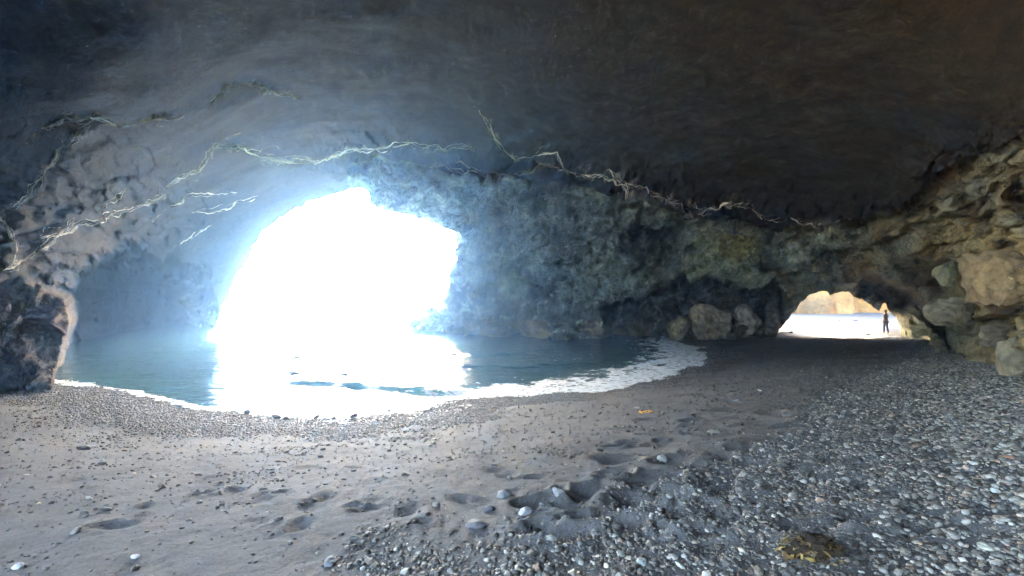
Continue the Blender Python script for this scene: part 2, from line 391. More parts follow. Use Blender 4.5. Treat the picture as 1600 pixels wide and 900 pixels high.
SLOT = [(1335, 470), (1350, 425), (1385, 425), (1410, 455), (1440, 470), (1475, 505), (1490, 550), (1476, 545), (1450, 505), (1425, 490), (1395, 486)]
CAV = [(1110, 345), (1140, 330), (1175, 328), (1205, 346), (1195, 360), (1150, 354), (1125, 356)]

mW = 1-sst(-5, 5, poly_sd(W_poly, wxx, wyy)); mR = 1-sst(-7, 7, poly_sd(R_poly, wxx, wyy)); mL = 1-sst(-6, 8, poly_sd(L_poly, wxx, wyy))
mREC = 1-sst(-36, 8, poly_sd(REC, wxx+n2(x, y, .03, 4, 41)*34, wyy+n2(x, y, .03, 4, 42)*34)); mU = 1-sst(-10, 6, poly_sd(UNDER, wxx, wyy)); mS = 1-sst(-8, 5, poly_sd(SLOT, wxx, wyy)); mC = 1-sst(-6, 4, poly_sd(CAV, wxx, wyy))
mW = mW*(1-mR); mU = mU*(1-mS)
ci = np.clip(ceil(x, y), 1/46, 1/4.5)
disp = ci
disp = lerp(disp, 1/(1/np.clip(ci, 1/46, 1/15)+11), mREC)
disp = lerp(disp, np.clip(wall(x, y), 1/46, 1/20), mW)
disp = lerp(disp, np.clip(right(x, y), 1/40, 1/6.5), mR)
disp = lerp(disp, 1/(1/disp+4.2), mU*np.clip(mW+mR, 0, 1)); disp = lerp(disp, 1/(1/disp+4.5), mS); disp = lerp(disp, 1/(1/disp+3.6), mC)
disp = lerp(disp, np.clip(leftr(x, y), 1/25, 1/8), mL)
Af, Vf, cw = A.ravel(), Vv.ravel(), cosw.ravel()
# the dome that closes the cave above and behind the camera
aa = np.interp(np.abs(Af), [0, .9, 1.6, 2.4, 3.2], [13, 11.5, 10.5, 12, 13])
Rh_d = 1/np.sqrt(1/aa**2+(np.maximum(Vf, 0)*cw/7.2)**2)
Rh_f = (1/disp)/np.maximum(np.cos(Af), .3)
wf = np.where(front.ravel(), sst(-560, -150, x)*(1-sst(1750, 2160, x))*sst(-560, -150, y), 0)
Rh = 1/lerp(1/Rh_d, 1/Rh_f, wf)
P = np.stack([np.sin(Af)*Rh, np.cos(Af)*Rh, EYE+Vf*cw*Rh], 1)

def grid_normals(P, k):
    G = P.reshape(*shp, 3)
    i0 = np.maximum(np.arange(shp[0])-k, 0); i1 = np.minimum(np.arange(shp[0])+k, shp[0]-1)
    j0 = np.maximum(np.arange(shp[1])-k, 0); j1 = np.minimum(np.arange(shp[1])+k, shp[1]-1)
    n = np.cross(G[:, j1]-G[:, j0], G[i1]-G[i0]); n /= np.linalg.norm(n, axis=-1)[..., None]+1e-12
    n = n.reshape(-1, 3)
    s = np.sign((n*(P-np.array([0, 0, EYE]))).sum(1)); s[s == 0] = 1
    return -n*s[:, None]           # towards the camera
N = grid_normals(P, 5)

# relief noise runs over the directions in which the rock faces lie, so that blocks keep their size from end to end of a wall
DIR = P-np.array([0, 0, EYE]); DIR /= np.linalg.norm(DIR, axis=1)[:, None]
Qw = DIR*32+P*.12; Qr = DIR*16+P*.08; Ql = DIR*15+P*.08
rg = ridged(Qw*.42+fbm(Qw*.5, 2, 70)[:, None]*.5, 3, 81); rg2 = ridged(Qw*2.1, 2, 85, .5); lo = fbm(P*.22, 3, 91); md = fbm(Qw*.8, 3, 95)
diag = P@np.array([[.75, .2, .1], [.65, -.2, .1], [.1, .1, .9]]).T
strk = fbm(diag*np.array([1.6, .22, .4]), 4, 101); mdc = fbm(P*.8, 4, 95)
h_ceil = lo*.6+strk*(.03+.12*sst(850, 1150, x))+mdc*(.035+.045*sst(600, 1000, x))+(ridged(P*.9+fbm(P*.5, 2, 104)[:, None], 3, 105)-.5)*(.03+.05*sst(600, 1000, x))
fa2, fe2 = facets(Qw*np.array([.30, .3, .42])+fbm(Qw*.5, 3, 76)[:, None]*.8, 18); fd2, fde2 = facets(Qw*1.1+fbm(Qw*1.4, 2, 77)[:, None]*.7, 19)
h_wall = lo*1.1+fa2*1.9+(rg-.5)*1.2+(rg2-.5)*.42+md*.3+fd2*.8-(1-sst(0, .12, fe2))*.25
tilt = np.array([[.8, 0, -.5], [.2, 1, .2], [.5, 0, .85]])
fa, fe = facets((Qr@tilt.T)*np.array([.55, .6, .95])+fbm(Qr*.6, 3, 73)[:, None]*.9, 15); fb, fbe = facets((Qr@tilt.T)*np.array([1.5, 1.5, 2.2])+fbm(Qr*1.6, 3, 74)[:, None]*.8, 16)
fc, fce = facets(Qr*4.0+fbm(Qr*3, 2, 75)[:, None]*.8, 17); rgr = ridged(Qr*1.8, 3, 86)
ce = 1-sst(.0, .10, fe); cb = 1-sst(0, .14, fbe)
mdr = fbm(Qr*.8, 3, 97)
tq = Qr@np.array([.45, 0, -.80])/1.15+fbm(Qr*.55, 3, 98)*.75; saw = (tq % 1.0); led = (saw-.5)*(1-sst(.93, 1, saw))*sst(-.25, .2, fbm(Qr*.5+9, 2, 99))
tq2 = Qr@np.array([.5, 0, -.80])/.42+fbm(Qr*1.1, 3, 100)*.9; led2 = ((tq2 % 1.)-.5)*sst(-.1, .3, fbm(Qr*.9+3, 2, 102))
brk = sst(-.1, .25, fbm(Qr*.9+5, 3, 103)); ce = ce*brk; cb = cb*brk*.6; und = np.exp(-((saw-.03)/.10)**2)*sst(-.25, .2, fbm(Qr*.5+9, 2, 99))
h_right = lo*.6+fa*.75-ce*.35+fb*.5-cb*.12+fc*.2*(1-sst(20, 34, Rh))+mdr*.5+(rgr-.5)*.75+led*1.35+led2*.5
h_left = lo*.5+fa*.6-ce*.3+(rgr-.5)*.7+fb*.4-cb*.16+mdr*.3+fc*.14
near = np.clip(Rh/18, .35, 1.1)
lip = np.exp(-(np.minimum(poly_sd(W_poly, wxx, wyy), poly_sd(R_poly, wxx, wyy))/45)**2)
mN = sst(0, 260, x)*0+np.exp(-((x-90)/170.)**2)*np.exp(-((y-370)/90.)**2)      # broken ledge at the left
lft = np.clip(mN*1.2, 0, 1)*(1-mL)*(1-mREC)
h = h_ceil
h = lerp(h, h_ceil*.6+h_left*.8, np.clip(np.maximum(lft, .55*lip*(1-mW-mR)), 0, 1))
h = lerp(h, h_wall*1.45, mW); h = lerp(h, h_right*1.45, mR); h = lerp(h, h_left*.8, np.clip(mL+mREC*.5, 0, 1))
fH0 = np.where(front.ravel() & (np.abs(x-800) < 1000), np.minimum(poly_sd(HOLE1, x, y), poly_sd(HOLE2, x, y)), 999)
RAY = np.array([0, 0, EYE])-P; RAY /= np.linalg.norm(RAY, axis=1)[:, None]
kr = lerp(.45, .12, np.clip(mW+mR+mL+mREC+lft, 0, 1))*sst(0, 45, fH0)
N = lerp(RAY, N, kr[:, None]); N /= np.linalg.norm(N, axis=1)[:, None]+1e-9
P = P+N*(h*near*.9)[:, None]
# overhang shape of the flat ribs that lean along the foot of the right wall
ribs = np.exp(-((x-1440)/90.)**2)*sst(465, 500, y)
P = P+N*(ribs*.55*np.sin((x-(y-500)*.55)*.17+md*2.2))[:, None]

# ---- light caught on broken edges, painted pale and raised as thin threads
LIT_EDGES = [([(40, 215), (100, 186), (150, 186), (190, 198), (240, 186), (282, 182)], 5, 1), ([(0, 335), (40, 290), (90, 230), (140, 195)], 9, .75), ([(328, 164), (350, 144), (376, 132), (420, 140), (470, 152)], 5, .85),
         ([(262, 286), (310, 268), (335, 232), (352, 214)], 7, .9), ([(335, 230), (380, 232), (430, 250), (500, 252), (540, 236), (600, 236), (640, 226), (740, 232)], 6, .95), ([(750, 168), (762, 198), (785, 232), (803, 246), (868, 240), (878, 256), (888, 268)], 4.5, .9),
         ([(690, 258), (740, 270), (790, 276), (850, 262), (900, 268), (960, 276), (1010, 300), (1060, 318), (1085, 345)], 6, 1), ([(950, 262), (975, 285), (988, 304)], 4, .9), ([(1040, 305), (1075, 315), (1090, 330), (1130, 322), (1165, 316), (1195, 335)], 6, 1),
         ([(0, 425), (40, 405), (80, 375), (110, 350)], 8, 1), ([(60, 372), (130, 350), (200, 330), (260, 308)], 7, .7), ([(160, 325), (200, 292)], 5, .5), ([(240, 345), (300, 305), (370, 300)], 5, .5), ([(0, 335), (20, 380), (14, 410)], 6, .7),
         ([(300, 335), (400, 310)], 4, .4), ([(1195, 335), (1260, 346), (1330, 350)], 8, .6), ([(640, 262), (720, 250), (760, 268)], 5, .6), ([(280, 380), (330, 350)], 5, .5)]
edge_light = np.zeros(len(x)); prox = np.zeros(len(x))
jx, jy = x+n2(x, y, .05, 3, 12)*16+n2(x, y, .16, 2, 15)*6, y+n2(x, y, .05, 3, 13)*16+n2(x, y, .16, 2, 16)*6
thr = np.abs(fbm(np.stack([x*.035, y*.055, 0*x], 1), 3, 14)); thr = 1-sst(.012, .05, thr)
gap = sst(-.35, .1, n2(x, y, .03, 2, 17))
for ln, wd, st in LIT_EDGES:
    d0 = line_d(ln, jx, jy); edge_light = np.maximum(edge_light, st*np.exp(-(d0/(wd*.34))**2)*(.25+.75*gap))
    prox = np.maximum(prox, st*np.exp(-(d0/(wd*2.6))**2))
edge_light = np.maximum(edge_light*.55, prox*thr*.35)*wf
P = P+N*(edge_light*.06*near)[:, None]

# ---- colours of the rock, with some shade and edge light painted in
def C(*a): return np.array(a)
def mixc(a, b, m): return lerp(a, b, np.clip(m, 0, 1)[:, None])
Qc = P*1.; k_ = np.clip(mR+mL+lft, 0, 1) > .5; Qc[k_] = Qr[k_]; k_ = mW > .5; Qc[k_] = Qw[k_]*.5
pt = fbm(Qc*.35, 4, 111); pf = fbm(Qc*1.6, 4, 113); pm = fbm(Qc*.8, 3, 117)
qL = .3+.7*sst(650, 1000, x)
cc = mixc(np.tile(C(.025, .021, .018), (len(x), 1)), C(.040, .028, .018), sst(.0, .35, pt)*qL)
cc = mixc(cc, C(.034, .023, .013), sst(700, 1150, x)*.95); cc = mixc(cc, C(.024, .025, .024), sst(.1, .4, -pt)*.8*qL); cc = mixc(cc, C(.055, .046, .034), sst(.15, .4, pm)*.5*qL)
lcol = mixc(np.tile(C(.125, .078, .042), (len(x), 1)), C(.20, .125, .062), sst(0, .35, pf)); lcol = mixc(lcol, C(.05, .045, .042), np.maximum(ce*.2, sst(.1, .4, -pf)*.6))  # includes faint shade painted into the creases
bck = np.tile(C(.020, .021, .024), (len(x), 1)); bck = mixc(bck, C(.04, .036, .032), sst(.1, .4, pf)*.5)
wcol = mixc(np.tile(C(.54, .54, .37), (len(x), 1)), C(.25, .26, .19), sst(.0, .4, pm)); wcol = mixc(wcol, C(.52, .42, .21), sst(930, 1200, x)*.6*sst(-.3, .2, pf))
lich = ridged(Qw*.6+pf[:, None]*.5, 4, 121)
wcol = mixc(wcol, C(.74, .72, .52), sst(.74, .88, lich)*.75); wcol = mixc(wcol, C(.36, .42, .25), sst(.12, .4, pf)*.7)
def blob(cx, cy_, rx, ry, s=1.): return s*np.exp(-(((x-cx)/rx)**2+((y-cy_)/ry)**2)**1.5)*sst(-.35, .15, pf+.1)
wcol = mixc(wcol, C(.36, .48, .36), blob(740, 310, 26, 38, .8)+blob(790, 420, 60, 50, .35)+blob(870, 440, 50, 40, .3)); wcol = mixc(wcol, C(.46, .40, .17), blob(733, 344, 22, 16, .9))
wcol = mixc(wcol, C(.055, .07, .05), blob(1010, 375, 75, 45, .9))
low = sst(440, 475, y+pm*50); wcol = mixc(wcol, C(.11, .10, .085), low*.75*(1-sst(.72, .9, lich)))
tan = sst(492, 505, y+pm*26)*sst(-.12, .12, perlin(np.stack([x*.018, y*.01, 0*x], 1), 131)); wcol = mixc(wcol, C(.33, .25, .15), tan)
rcol = mixc(np.tile(C(.74, .51, .22), (len(x), 1)), C(.85, .70, .42), sst(-.1, .3, pf+pt*.6)); rcol = mixc(rcol, C(.44, .41, .22), sst(.05, .3, pt)*.7); rcol = mixc(rcol, C(.38, .21, .10), sst(.15, .35, fbm(Qr*.7+31, 4, 119))*.8)
rcol = mixc(rcol, C(.05, .045, .04), ce*.25); rcol = mixc(rcol, C(.12, .095, .07), sst(.12, .4, -pf)*.6)  # shade in the clefts painted dark, then random darker patches
rcol = mixc(rcol, C(.40, .40, .26), np.exp(-((x-1440)/110.)**2)*sst(475, 505, y)*.8)
rcol = mixc(rcol, C(.30, .32, .21), (1-sst(1290, 1370, x))*.8*(1-sst(.72, .9, lich)))
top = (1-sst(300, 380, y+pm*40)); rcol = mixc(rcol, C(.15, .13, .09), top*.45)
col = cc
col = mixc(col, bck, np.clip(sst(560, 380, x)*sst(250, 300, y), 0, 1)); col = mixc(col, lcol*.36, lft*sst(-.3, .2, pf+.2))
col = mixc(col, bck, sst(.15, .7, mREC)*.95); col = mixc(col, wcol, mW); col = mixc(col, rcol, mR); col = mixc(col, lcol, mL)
yl = blob(1125, 385, 52, 38, 1.0)+blob(1085, 410, 22, 30, .8)+blob(1290, 372, 30, 20, .8)+blob(1240, 395, 26, 18, .6); yl = np.clip(yl*1.5, 0, 1); col = mixc(col, C(.74, .74, .44), yl); col = mixc(col, C(.82, .68, .24), blob(1150, 382, 34, 24, 1.))
col = mixc(col, C(.26, .22, .15), blob(1120, 500, 40, 26, .9)+blob(1080, 510, 24, 16, .6)); col = mixc(col, C(.34, .32, .27), blob(1165, 485, 34, 26, .7))
col = mixc(col, C(.11, .10, .085), np.maximum(mU, np.maximum(mS, mC))*.7*(1-yl.clip(0, 1)))  # shade under the ledge and inside the hollows painted into the colour
col = mixc(col, C(.66, .53, .40), np.clip(edge_light*1.3-.25, 0, .6))  # light on the broken edges painted as a pale tone
# waterline: a dark wet tide mark
col = mixc(col, col*.45, (1-sst(.25, .6, P[:, 2]+pf*.3))*(y < 640)*.8)

# ---- cut the two mouths, pull the rim on to its outline, give the rim its thickness
fH = np.minimum(poly_sd(HOLE1, x+wob(.045, 8, 31)+wob(.15, 5, 32), y+wob(.045, 8, 33)+wob(.15, 4, 36)), poly_sd(HOLE2, x+wob(.09, 3, 34), y+wob(.09, 3, 35)))
fH = np.where(front.ravel() & (np.abs(x-800) < 1000), fH, 999)
G = fH.reshape(shp)
quad_in = (G[:-1, :-1]+G[:-1, 1:]+G[1:, :-1]+G[1:, 1:] < 0)
# an unseen mouth added left of and behind the camera, sized for fill light
Aq = A[:-1, :-1]; Vq = Vv[:-1, :-1]
SIDE = [(-3.13, -1.3, -.9, 2.1)]
back = np.zeros(Aq.shape, bool)
for a0, a1, vb, vt in SIDE:
    back |= (Aq > a0+.06*np.sin(Vq*9)) & (Aq < a1+.05*np.sin(Vq*11+1)) & (Vq > vb+.1*np.sin(Aq*13)) & (Vq < vt*np.sqrt(np.clip(1-((Aq-(a0+a1)/2)/((a1-a0)*.55))**2, 0, 1)))
idx = np.arange(shp[0]*shp[1]).reshape(shp)
Q = np.stack([idx[:-1, :-1], idx[:-1, 1:], idx[1:, 1:], idx[1:, :-1]], -1)
keep = ~(quad_in | back)
bv = np.zeros(len(x), bool); bv[Q[quad_in].ravel()] = True
kv = np.zeros(len(x), bool); kv[Q[keep].ravel()] = True
rim = bv & kv & (fH < 900)
gy, gx = np.gradient(G); dxp = np.gradient(PXg, axis=1); dyp = np.gradient(PYg, axis=0)
gx = (gx/np.where(np.abs(dxp) < 1e-6, 1, dxp)).ravel(); gy = (gy/np.where(np.abs(dyp) < 1e-6, -2, dyp)).ravel()
gl = gx**2+gy**2+1e-6; mvx = np.clip(-fH*gx/gl, -2.2, 2.2); mvy = np.clip(-fH*gy/gl, -2.2, 2.2)
dep = P[:, 1]
P[rim, 0] += mvx[rim]*dep[rim]/F; P[rim, 2] -= mvy[rim]*dep[rim]/F
Fk = Q[keep]
# region of each face
reg = np.zeros(len(x), int)
reg[(mW > .5)] = 1; reg[(mR > .5)] = 2; reg[(mL > .5) | (mREC > .5)] = 3
freg = reg[Q[..., 0]][keep]
# rim extrusion
ed = {}
for fi, fq in enumerate(Fk):
    pass
def edges_of(Fx): return np.stack([Fx, np.roll(Fx, -1, 1)], -1).reshape(-1, 2)
e = edges_of(Fk); er = np.repeat(freg, 4); both = rim[e[:, 0]] & rim[e[:, 1]]
e, er = e[both], er[both]
key = np.sort(e, 1); kk = key[:, 0].astype(np.int64)*10**7+key[:, 1]; uq, inv, cnt = np.unique(kk, return_inverse=True, return_counts=True)
sel = cnt[inv] == 1; e, er = e[sel], er[sel]
rv = np.unique(e); rmap = -np.ones(len(x), int); rmap[rv] = np.arange(len(rv))
camv = np.array([0, 0, EYE]); VV = [P]; CC = [col]; nb = len(P); prev = rv; FF = [Fk]; RR = [freg]
for k, (tt, ow) in enumerate([(.6, .16), (1.5, .32), (2.6, .34), (4.0, -.1)]):
    b = P[rv]; ray = (b-camv)/np.linalg.norm(b-camv, axis=1)[:, None]
    nn = np.stack([gx[rv], 0*gx[rv], -gy[rv]], 1); nn /= np.linalg.norm(nn, axis=1)[:, None]+1e-9
    b = b+ray*tt+nn*(ow*(1+.8*md[rv])+.35*fbm(b*1.1+k, 3, 140))[:, None].clip(.02, 2)
    VV.append(b); CC.append(col[rv]*.9); cur = nb+np.arange(len(rv)); nb += len(rv)
    FF.append(np.stack([e[:, 1], e[:, 0], cur[rmap[e[:, 0]]], cur[rmap[e[:, 1]]]], 1) if k == 0 else np.stack([prev[rmap[e[:, 1]]], prev[rmap[e[:, 0]]], cur[rmap[e[:, 0]]], cur[rmap[e[:, 1]]]], 1)); RR.append(er); prev = cur
# crisp raised threads, pale to stand for light on the edges, joined to the roof
def surf(px, py):
    i = np.clip(10+(620-py)/2, 0, shp[0]-2); j = np.clip(45+(px+200)/2, 0, shp[1]-2); i0, j0 = i.astype(int), j.astype(int); fi, fj = (i-i0)[:, None], (j-j0)[:, None]
    Pg = P.reshape(*shp, 3)
    return (Pg[i0, j0]*(1-fi)*(1-fj)+Pg[i0+1, j0]*fi*(1-fj)+Pg[i0, j0+1]*(1-fi)*fj+Pg[i0+1, j0+1]*fi*fj)
TV, TF, TC = [], [], []; tn = 0
def thread(line, wpx, st, seed, amp):
    global tn
    L = np.array(line, float); sl = np.concatenate([[0], np.cumsum(np.hypot(*np.diff(L, axis=0).T))]); n = int(sl[-1]/2.5)+2
    sp = np.linspace(0, sl[-1], n); lx, ly = np.interp(sp, sl, L[:, 0]), np.interp(sp, sl, L[:, 1])
    z0 = np.zeros(n); nz = lambda k, f: fbm(np.stack([sp*f, z0+seed*7.1, z0+k*3.3], 1), 3, 500+k)
    ax_ = lx+nz(1, .03)*amp+nz(3, .13)*amp*.3; ay_ = ly+nz(2, .03)*amp*1.3+nz(4, .13)*amp*.35
    r = np.clip(.5+nz(5, .06)*2.0+nz(7, .3)*.6, 0.02, 1.4)*np.sin(np.pi*np.linspace(.02, .98, n))**.4*wpx
    b = surf(ax_, ay_); dpt = np.linalg.norm(b-camv, axis=1); ray = (camv-b)/dpt[:, None]; r = r*dpt/F*.5+1e-4; b = b+ray*r[:, None]*.4
    tg = np.gradient(b, axis=0); tg /= np.linalg.norm(tg, axis=1)[:, None]+1e-9; sd1 = np.cross(tg, ray); sd1 /= np.linalg.norm(sd1, axis=1)[:, None]+1e-9; up = np.cross(sd1, tg)
    k = 6; an = np.arange(k)*2*np.pi/k
    ring = b[:, None]+(sd1[:, None]*np.cos(an)[None, :, None]+up[:, None]*np.sin(an)[None, :, None])*r[:, None, None]
    i = np.arange(n-1)[:, None]*k; jj = np.arange(k)[None]; j2 = (jj+1) % k
    TV.append(ring.reshape(-1, 3)); TF.append(np.stack([i+jj, i+j2, i+k+j2, i+k+jj], -1).reshape(-1, 4)+tn); tn += n*k
    sh = np.clip(.75+nz(6, .04)*.8, .35, 1)*st; TC.append(np.repeat(C(.95, .76, .60)[None]*sh[:, None], k, 0))  # pale thread colour imitates light caught by the edges
sd_i = 0
for ln, wd, st in LIT_EDGES:
    for q_ in range(3 if wd >= 6 else 2):
        sd_i += 1; o_ = np.array([random.gauss(0, wd*.3), random.gauss(0, wd*.7)]) if q_ else 0
        thread(np.array(ln)+o_, (3.6 if q_ == 0 else random.uniform(.9, 1.8))*(.7+.3*st), min(1, .5+.5*st), sd_i, 5+wd*.6)
    L = np.array(ln, float)
    for q_ in range(int(len(ln)*.25)):
        k_ = random.randrange(len(ln)-1); t_ = random.random(); p_ = L[k_]*(1-t_)+L[k_+1]*t_; d_ = L[k_+1]-L[k_]; an_ = math.atan2(d_[1], d_[0])+random.choice((-1, 1))*random.uniform(.3, 1.2); l_ = random.uniform(12, 40)
        sd_i += 1; thread([tuple(p_), tuple(p_+np.array([math.cos(an_), math.sin(an_)])*l_)], random.uniform(.7, 1.5), .75*st, sd_i, 12)
TV, TF, TC = np.concatenate(TV), np.concatenate(TF), np.concatenate(TC)
FF.append(TF+nb); VV.append(TV); CC.append(TC); RR.append(np.zeros(len(TF), int)); nb += len(TV)
Vall, Call, Fall, Rall = np.concatenate(VV), np.concatenate(CC), np.concatenate(FF), np.concatenate(RR)
# smooth normals over the whole shell, so that the pieces join without a seam
fn = np.cross(Vall[Fall[:, 2]]-Vall[Fall[:, 0]], Vall[Fall[:, 3]]-Vall[Fall[:, 1]]); vn = np.zeros_like(Vall)
for k in range(4): np.add.at(vn, Fall[:, k], fn)
vn /= np.linalg.norm(vn, axis=1)[:, None]+1e-12
Kall = np.zeros(len(Vall)); Kall[:len(x)] = np.clip(.10+mW*.9+mR*.9+mL*.9+lft*.6, 0, 1); Kall[len(x):len(x)+4*len(rv)] = .7
ROCK = rock_mat()
for r, nm in ((0, 'cave_ceiling'), (1, 'rock_wall'), (2, 'rock_wall'), (3, 'rock_wall')):
    fs = Fall[Rall == r]; uv = np.unique(fs); mp = np.zeros(len(Vall), int); mp[uv] = np.arange(len(uv))
    o = add_obj(nm, make_mesh(nm, Vall[uv], mp[fs], ROCK, Call[uv], normals=vn[uv], extra={'crk': Kall[uv]}))
    if r == 0: tag(o, kind='structure')
    if r == 1: tag(o, 'greenish grey lichen-streaked cave wall rising from the water right of the large bright opening', 'rock wall')
    if r == 2: tag(o, 'broken ochre and tan rock wall with dark clefts around the small arch and pebble bank', 'rock wall')
    if r == 3: tag(o, 'brown fissured rock wall with a dark recess left of the large bright opening', 'rock wall')

# the rock mass over the cave: unseen outer shell, added to block sun leaks, four metres behind the inner one
_r = P-camv; _r /= np.linalg.norm(_r, axis=1)[:, None]
Po = P+_r*4.05+_r*(np.clip(fH/60, 0, 1)*2.0*(1+.5*lo))[:, None]
ou = np.unique(Fk); om = np.zeros(len(P), int); om[ou] = np.arange(len(ou))
tag(add_obj('sun_block_shell', make_mesh('sun_block_shell', Po[ou], om[Fk], ROCK, np.tile(C(.2, .15, .1), (len(ou), 1)))), kind='structure')

# ------------------------------------------------------------------ outside: cliffs
def cliff(name, pts, base, c1, c2, label, cat, hseed, lean=.12, nx=190, nz=110, rough=1.):
    pts = np.array(pts, float); s = np.linspace(0, len(pts)-1, nx)
    bx, by, hg = [np.interp(s, np.arange(len(pts)), pts[:, k]) for k in range(3)]
    tv = np.linspace(0, 1, nz)
    S2, T2 = np.meshgrid(np.arange(nx), tv); H = hg[S2]*(1+.12*0)
    dx, dy = np.gradient(bx)[S2], np.gradient(by)[S2]; ln = np.hypot(dx, dy)+1e-9
    X = bx[S2]+(-dy/ln)*lean*H*T2; Y = by[S2]+(dx/ln)*lean*H*T2; Z = base+H*T2
    Pc = np.stack([X, Y, Z], -1).reshape(-1, 3); sc = 3.0/hg.max()
    dn = np.stack([(dy/ln), (-dx/ln), 0*dx], -1).reshape(-1, 3)
    hh = ridged(Pc*np.array([1, 1, .5])*sc, 5, hseed); lo = fbm(Pc*sc*.5, 3, hseed+9)
    Pc = Pc+dn*((hh-.5)*.16*hg.max()*rough+lo*.2*hg.max()*rough)[:, None]; Pc[:, 2] += fbm(Pc*sc*1.5, 3, hseed+20)*.09*hg.max()*T2.ravel()
    # back side gives the cliff its bulk
    Tp = Pc.reshape(nz, nx, 3)[-1]; bk = Tp+np.stack([-(dy/ln)[0], (dx/ln)[0], 0*dx[0]], -1)*hg.max()*1.2; bl = bk.copy(); bl[:, 2] = base-1
    Pc = np.concatenate([Pc, bk, bl]); id_ = np.arange((nz+2)*nx).reshape(nz+2, nx)
    Fq = np.stack([id_[:-1, :-1], id_[:-1, 1:], id_[1:, 1:], id_[1:, :-1]], -1).reshape(-1, 4)
    m = fbm(Pc*sc*2, 4, hseed+30); cl = mixc(np.tile(np.array(c1), (len(Pc), 1)), np.array(c2), sst(-.2, .3, m))
    o = add_obj(name, make_mesh(name, Pc, Fq, ROCK_OUT, cl, extra={'crk': np.full(len(Pc), .5)})); return tag(o, label, cat)
ROCK_OUT = rock_mat('cliff_rock')
cliff('cliff', [(14, 80, 36), (24, 70, 38), (30, 65, 36), (36, 62, 37), (42, 63, 36), (48, 59, 35), (56, 53, 34), (66, 44, 34)], -.3, (.19, .072, .012), (.22, .12, .035), 'orange cliff rising behind the pale beach beyond the small arch', 'cliff', 201)
cliff('headland', [(-190, 250, 10), (-120, 262, 14), (-95, 258, 8), (-70, 270, 18), (-40, 262, 16), (-10, 275, 22), (30, 270, 20)], -1, (.30, .27, .23), (.48, .44, .38), 'pale headland across the bay seen through the large opening', 'headland', 231)

# ------------------------------------------------------------------ boulders that belong to no wall
def ico(sub):
    bm = bmesh.new(); bmesh.ops.create_icosphere(bm, subdivisions=sub, radius=1)
    v = np.array([p.co[:] for p in bm.verts]); f = np.array([[w.index for w in q.verts] for q in bm.faces]); bm.free(); return v, f
def boulder(name, px, py, depth, size, c1, c2, label, seed, rot=0, blocky=.5, cat='boulder'):
    v, f = ico(5); d = v.copy()
    ax = np.abs(v); box = v/np.maximum(ax.max(1), 1e-6)[:, None]
    d = lerp(v, box*.82, blocky); rg_ = np.random.default_rng(seed)
    for _ in range(16):
        n = rg_.normal(size=3); n /= np.linalg.norm(n); k = rg_.uniform(.52, .86); s = d@n
        d = d-np.maximum(s-k, 0)[:, None]*n*.97
    sz = np.array(size)
    nrm = v
    q = d*sz+seed*3.1
    d = d*sz+nrm*(fbm(q*1.1, 4, seed)*.26+(ridged(q*2.4, 4, seed+3)-.5)*.28+fbm(q*6, 4, seed+5)*.12)[:, None]*(min(size)*.5+max(size)*.3)
    c, s = math.cos(rot), math.sin(rot); d = d@np.array([[c, 0, -s], [0, 1, 0], [s, 0, c]])
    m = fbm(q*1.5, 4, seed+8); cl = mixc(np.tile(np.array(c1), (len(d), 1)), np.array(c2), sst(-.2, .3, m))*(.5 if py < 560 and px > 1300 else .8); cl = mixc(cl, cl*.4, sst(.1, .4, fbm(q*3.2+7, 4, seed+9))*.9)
    o = add_obj(name, make_mesh(name, d, f, ROCK, cl, extra={'crk': np.full(len(d), .3)})); o.location = ((px-800)/F*depth, depth, EYE-(py-450)/F*depth)
    return tag(o, label, cat)
TANc, TANd, GRY, GRD = (.40, .28, .15), (.20, .145, .085), (.17, .175, .16), (.06, .062, .06)
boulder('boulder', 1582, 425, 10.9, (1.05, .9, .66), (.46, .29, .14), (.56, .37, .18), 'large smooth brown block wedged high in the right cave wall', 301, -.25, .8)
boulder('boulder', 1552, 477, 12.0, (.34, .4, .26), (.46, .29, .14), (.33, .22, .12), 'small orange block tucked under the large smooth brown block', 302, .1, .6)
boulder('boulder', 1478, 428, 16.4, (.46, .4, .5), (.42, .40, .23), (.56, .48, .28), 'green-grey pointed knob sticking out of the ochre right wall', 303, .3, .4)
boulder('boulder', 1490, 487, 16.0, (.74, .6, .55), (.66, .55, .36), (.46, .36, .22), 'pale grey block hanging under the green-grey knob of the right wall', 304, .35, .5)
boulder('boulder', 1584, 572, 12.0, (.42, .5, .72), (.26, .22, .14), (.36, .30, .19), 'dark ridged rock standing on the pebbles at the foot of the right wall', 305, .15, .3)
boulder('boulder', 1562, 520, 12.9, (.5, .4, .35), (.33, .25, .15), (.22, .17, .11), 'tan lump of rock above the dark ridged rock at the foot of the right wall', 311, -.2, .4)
boulder('boulder', 840, 512, 34.2, (1.25, 1., .72), TANc, TANd, 'broad tan boulder at the waterline in the middle of the lichen-streaked wall', 306, 0, .4)
boulder('boulder', 775, 514, 35.8, (1.3, .9, .55), TANd, (.12, .10, .085), 'low brown boulder at the waterline nearest the large opening', 307, .15, .4)
boulder('boulder', 925, 515, 34.0, (1.1, .8, .62), TANc, (.1, .09, .08), 'narrow tan boulder between dark hollows at the waterline of the lichen-streaked wall', 308, 0, .3)
boulder('boulder', 1058, 514, 32.3, (.85, .8, .75), (.34, .27, .13), TANd, 'ochre boulder at the corner where foam meets the dark sand', 309, -.2, .3)
boulder('boulder', 1108, 503, 32.6, (1.5, 1., 1.25), (.36, .28, .17), (.24, .19, .125), 'tall brown boulder beside the dark sand left of the small arch', 310, .2, .3)
boulder('boulder', 1168, 503, 32.8, (1.0, .9, 1.2), (.44, .38, .28), (.26, .21, .15), 'pale pillar of rock leaning on the wall between brown boulder and small arch', 312, .3, .3)
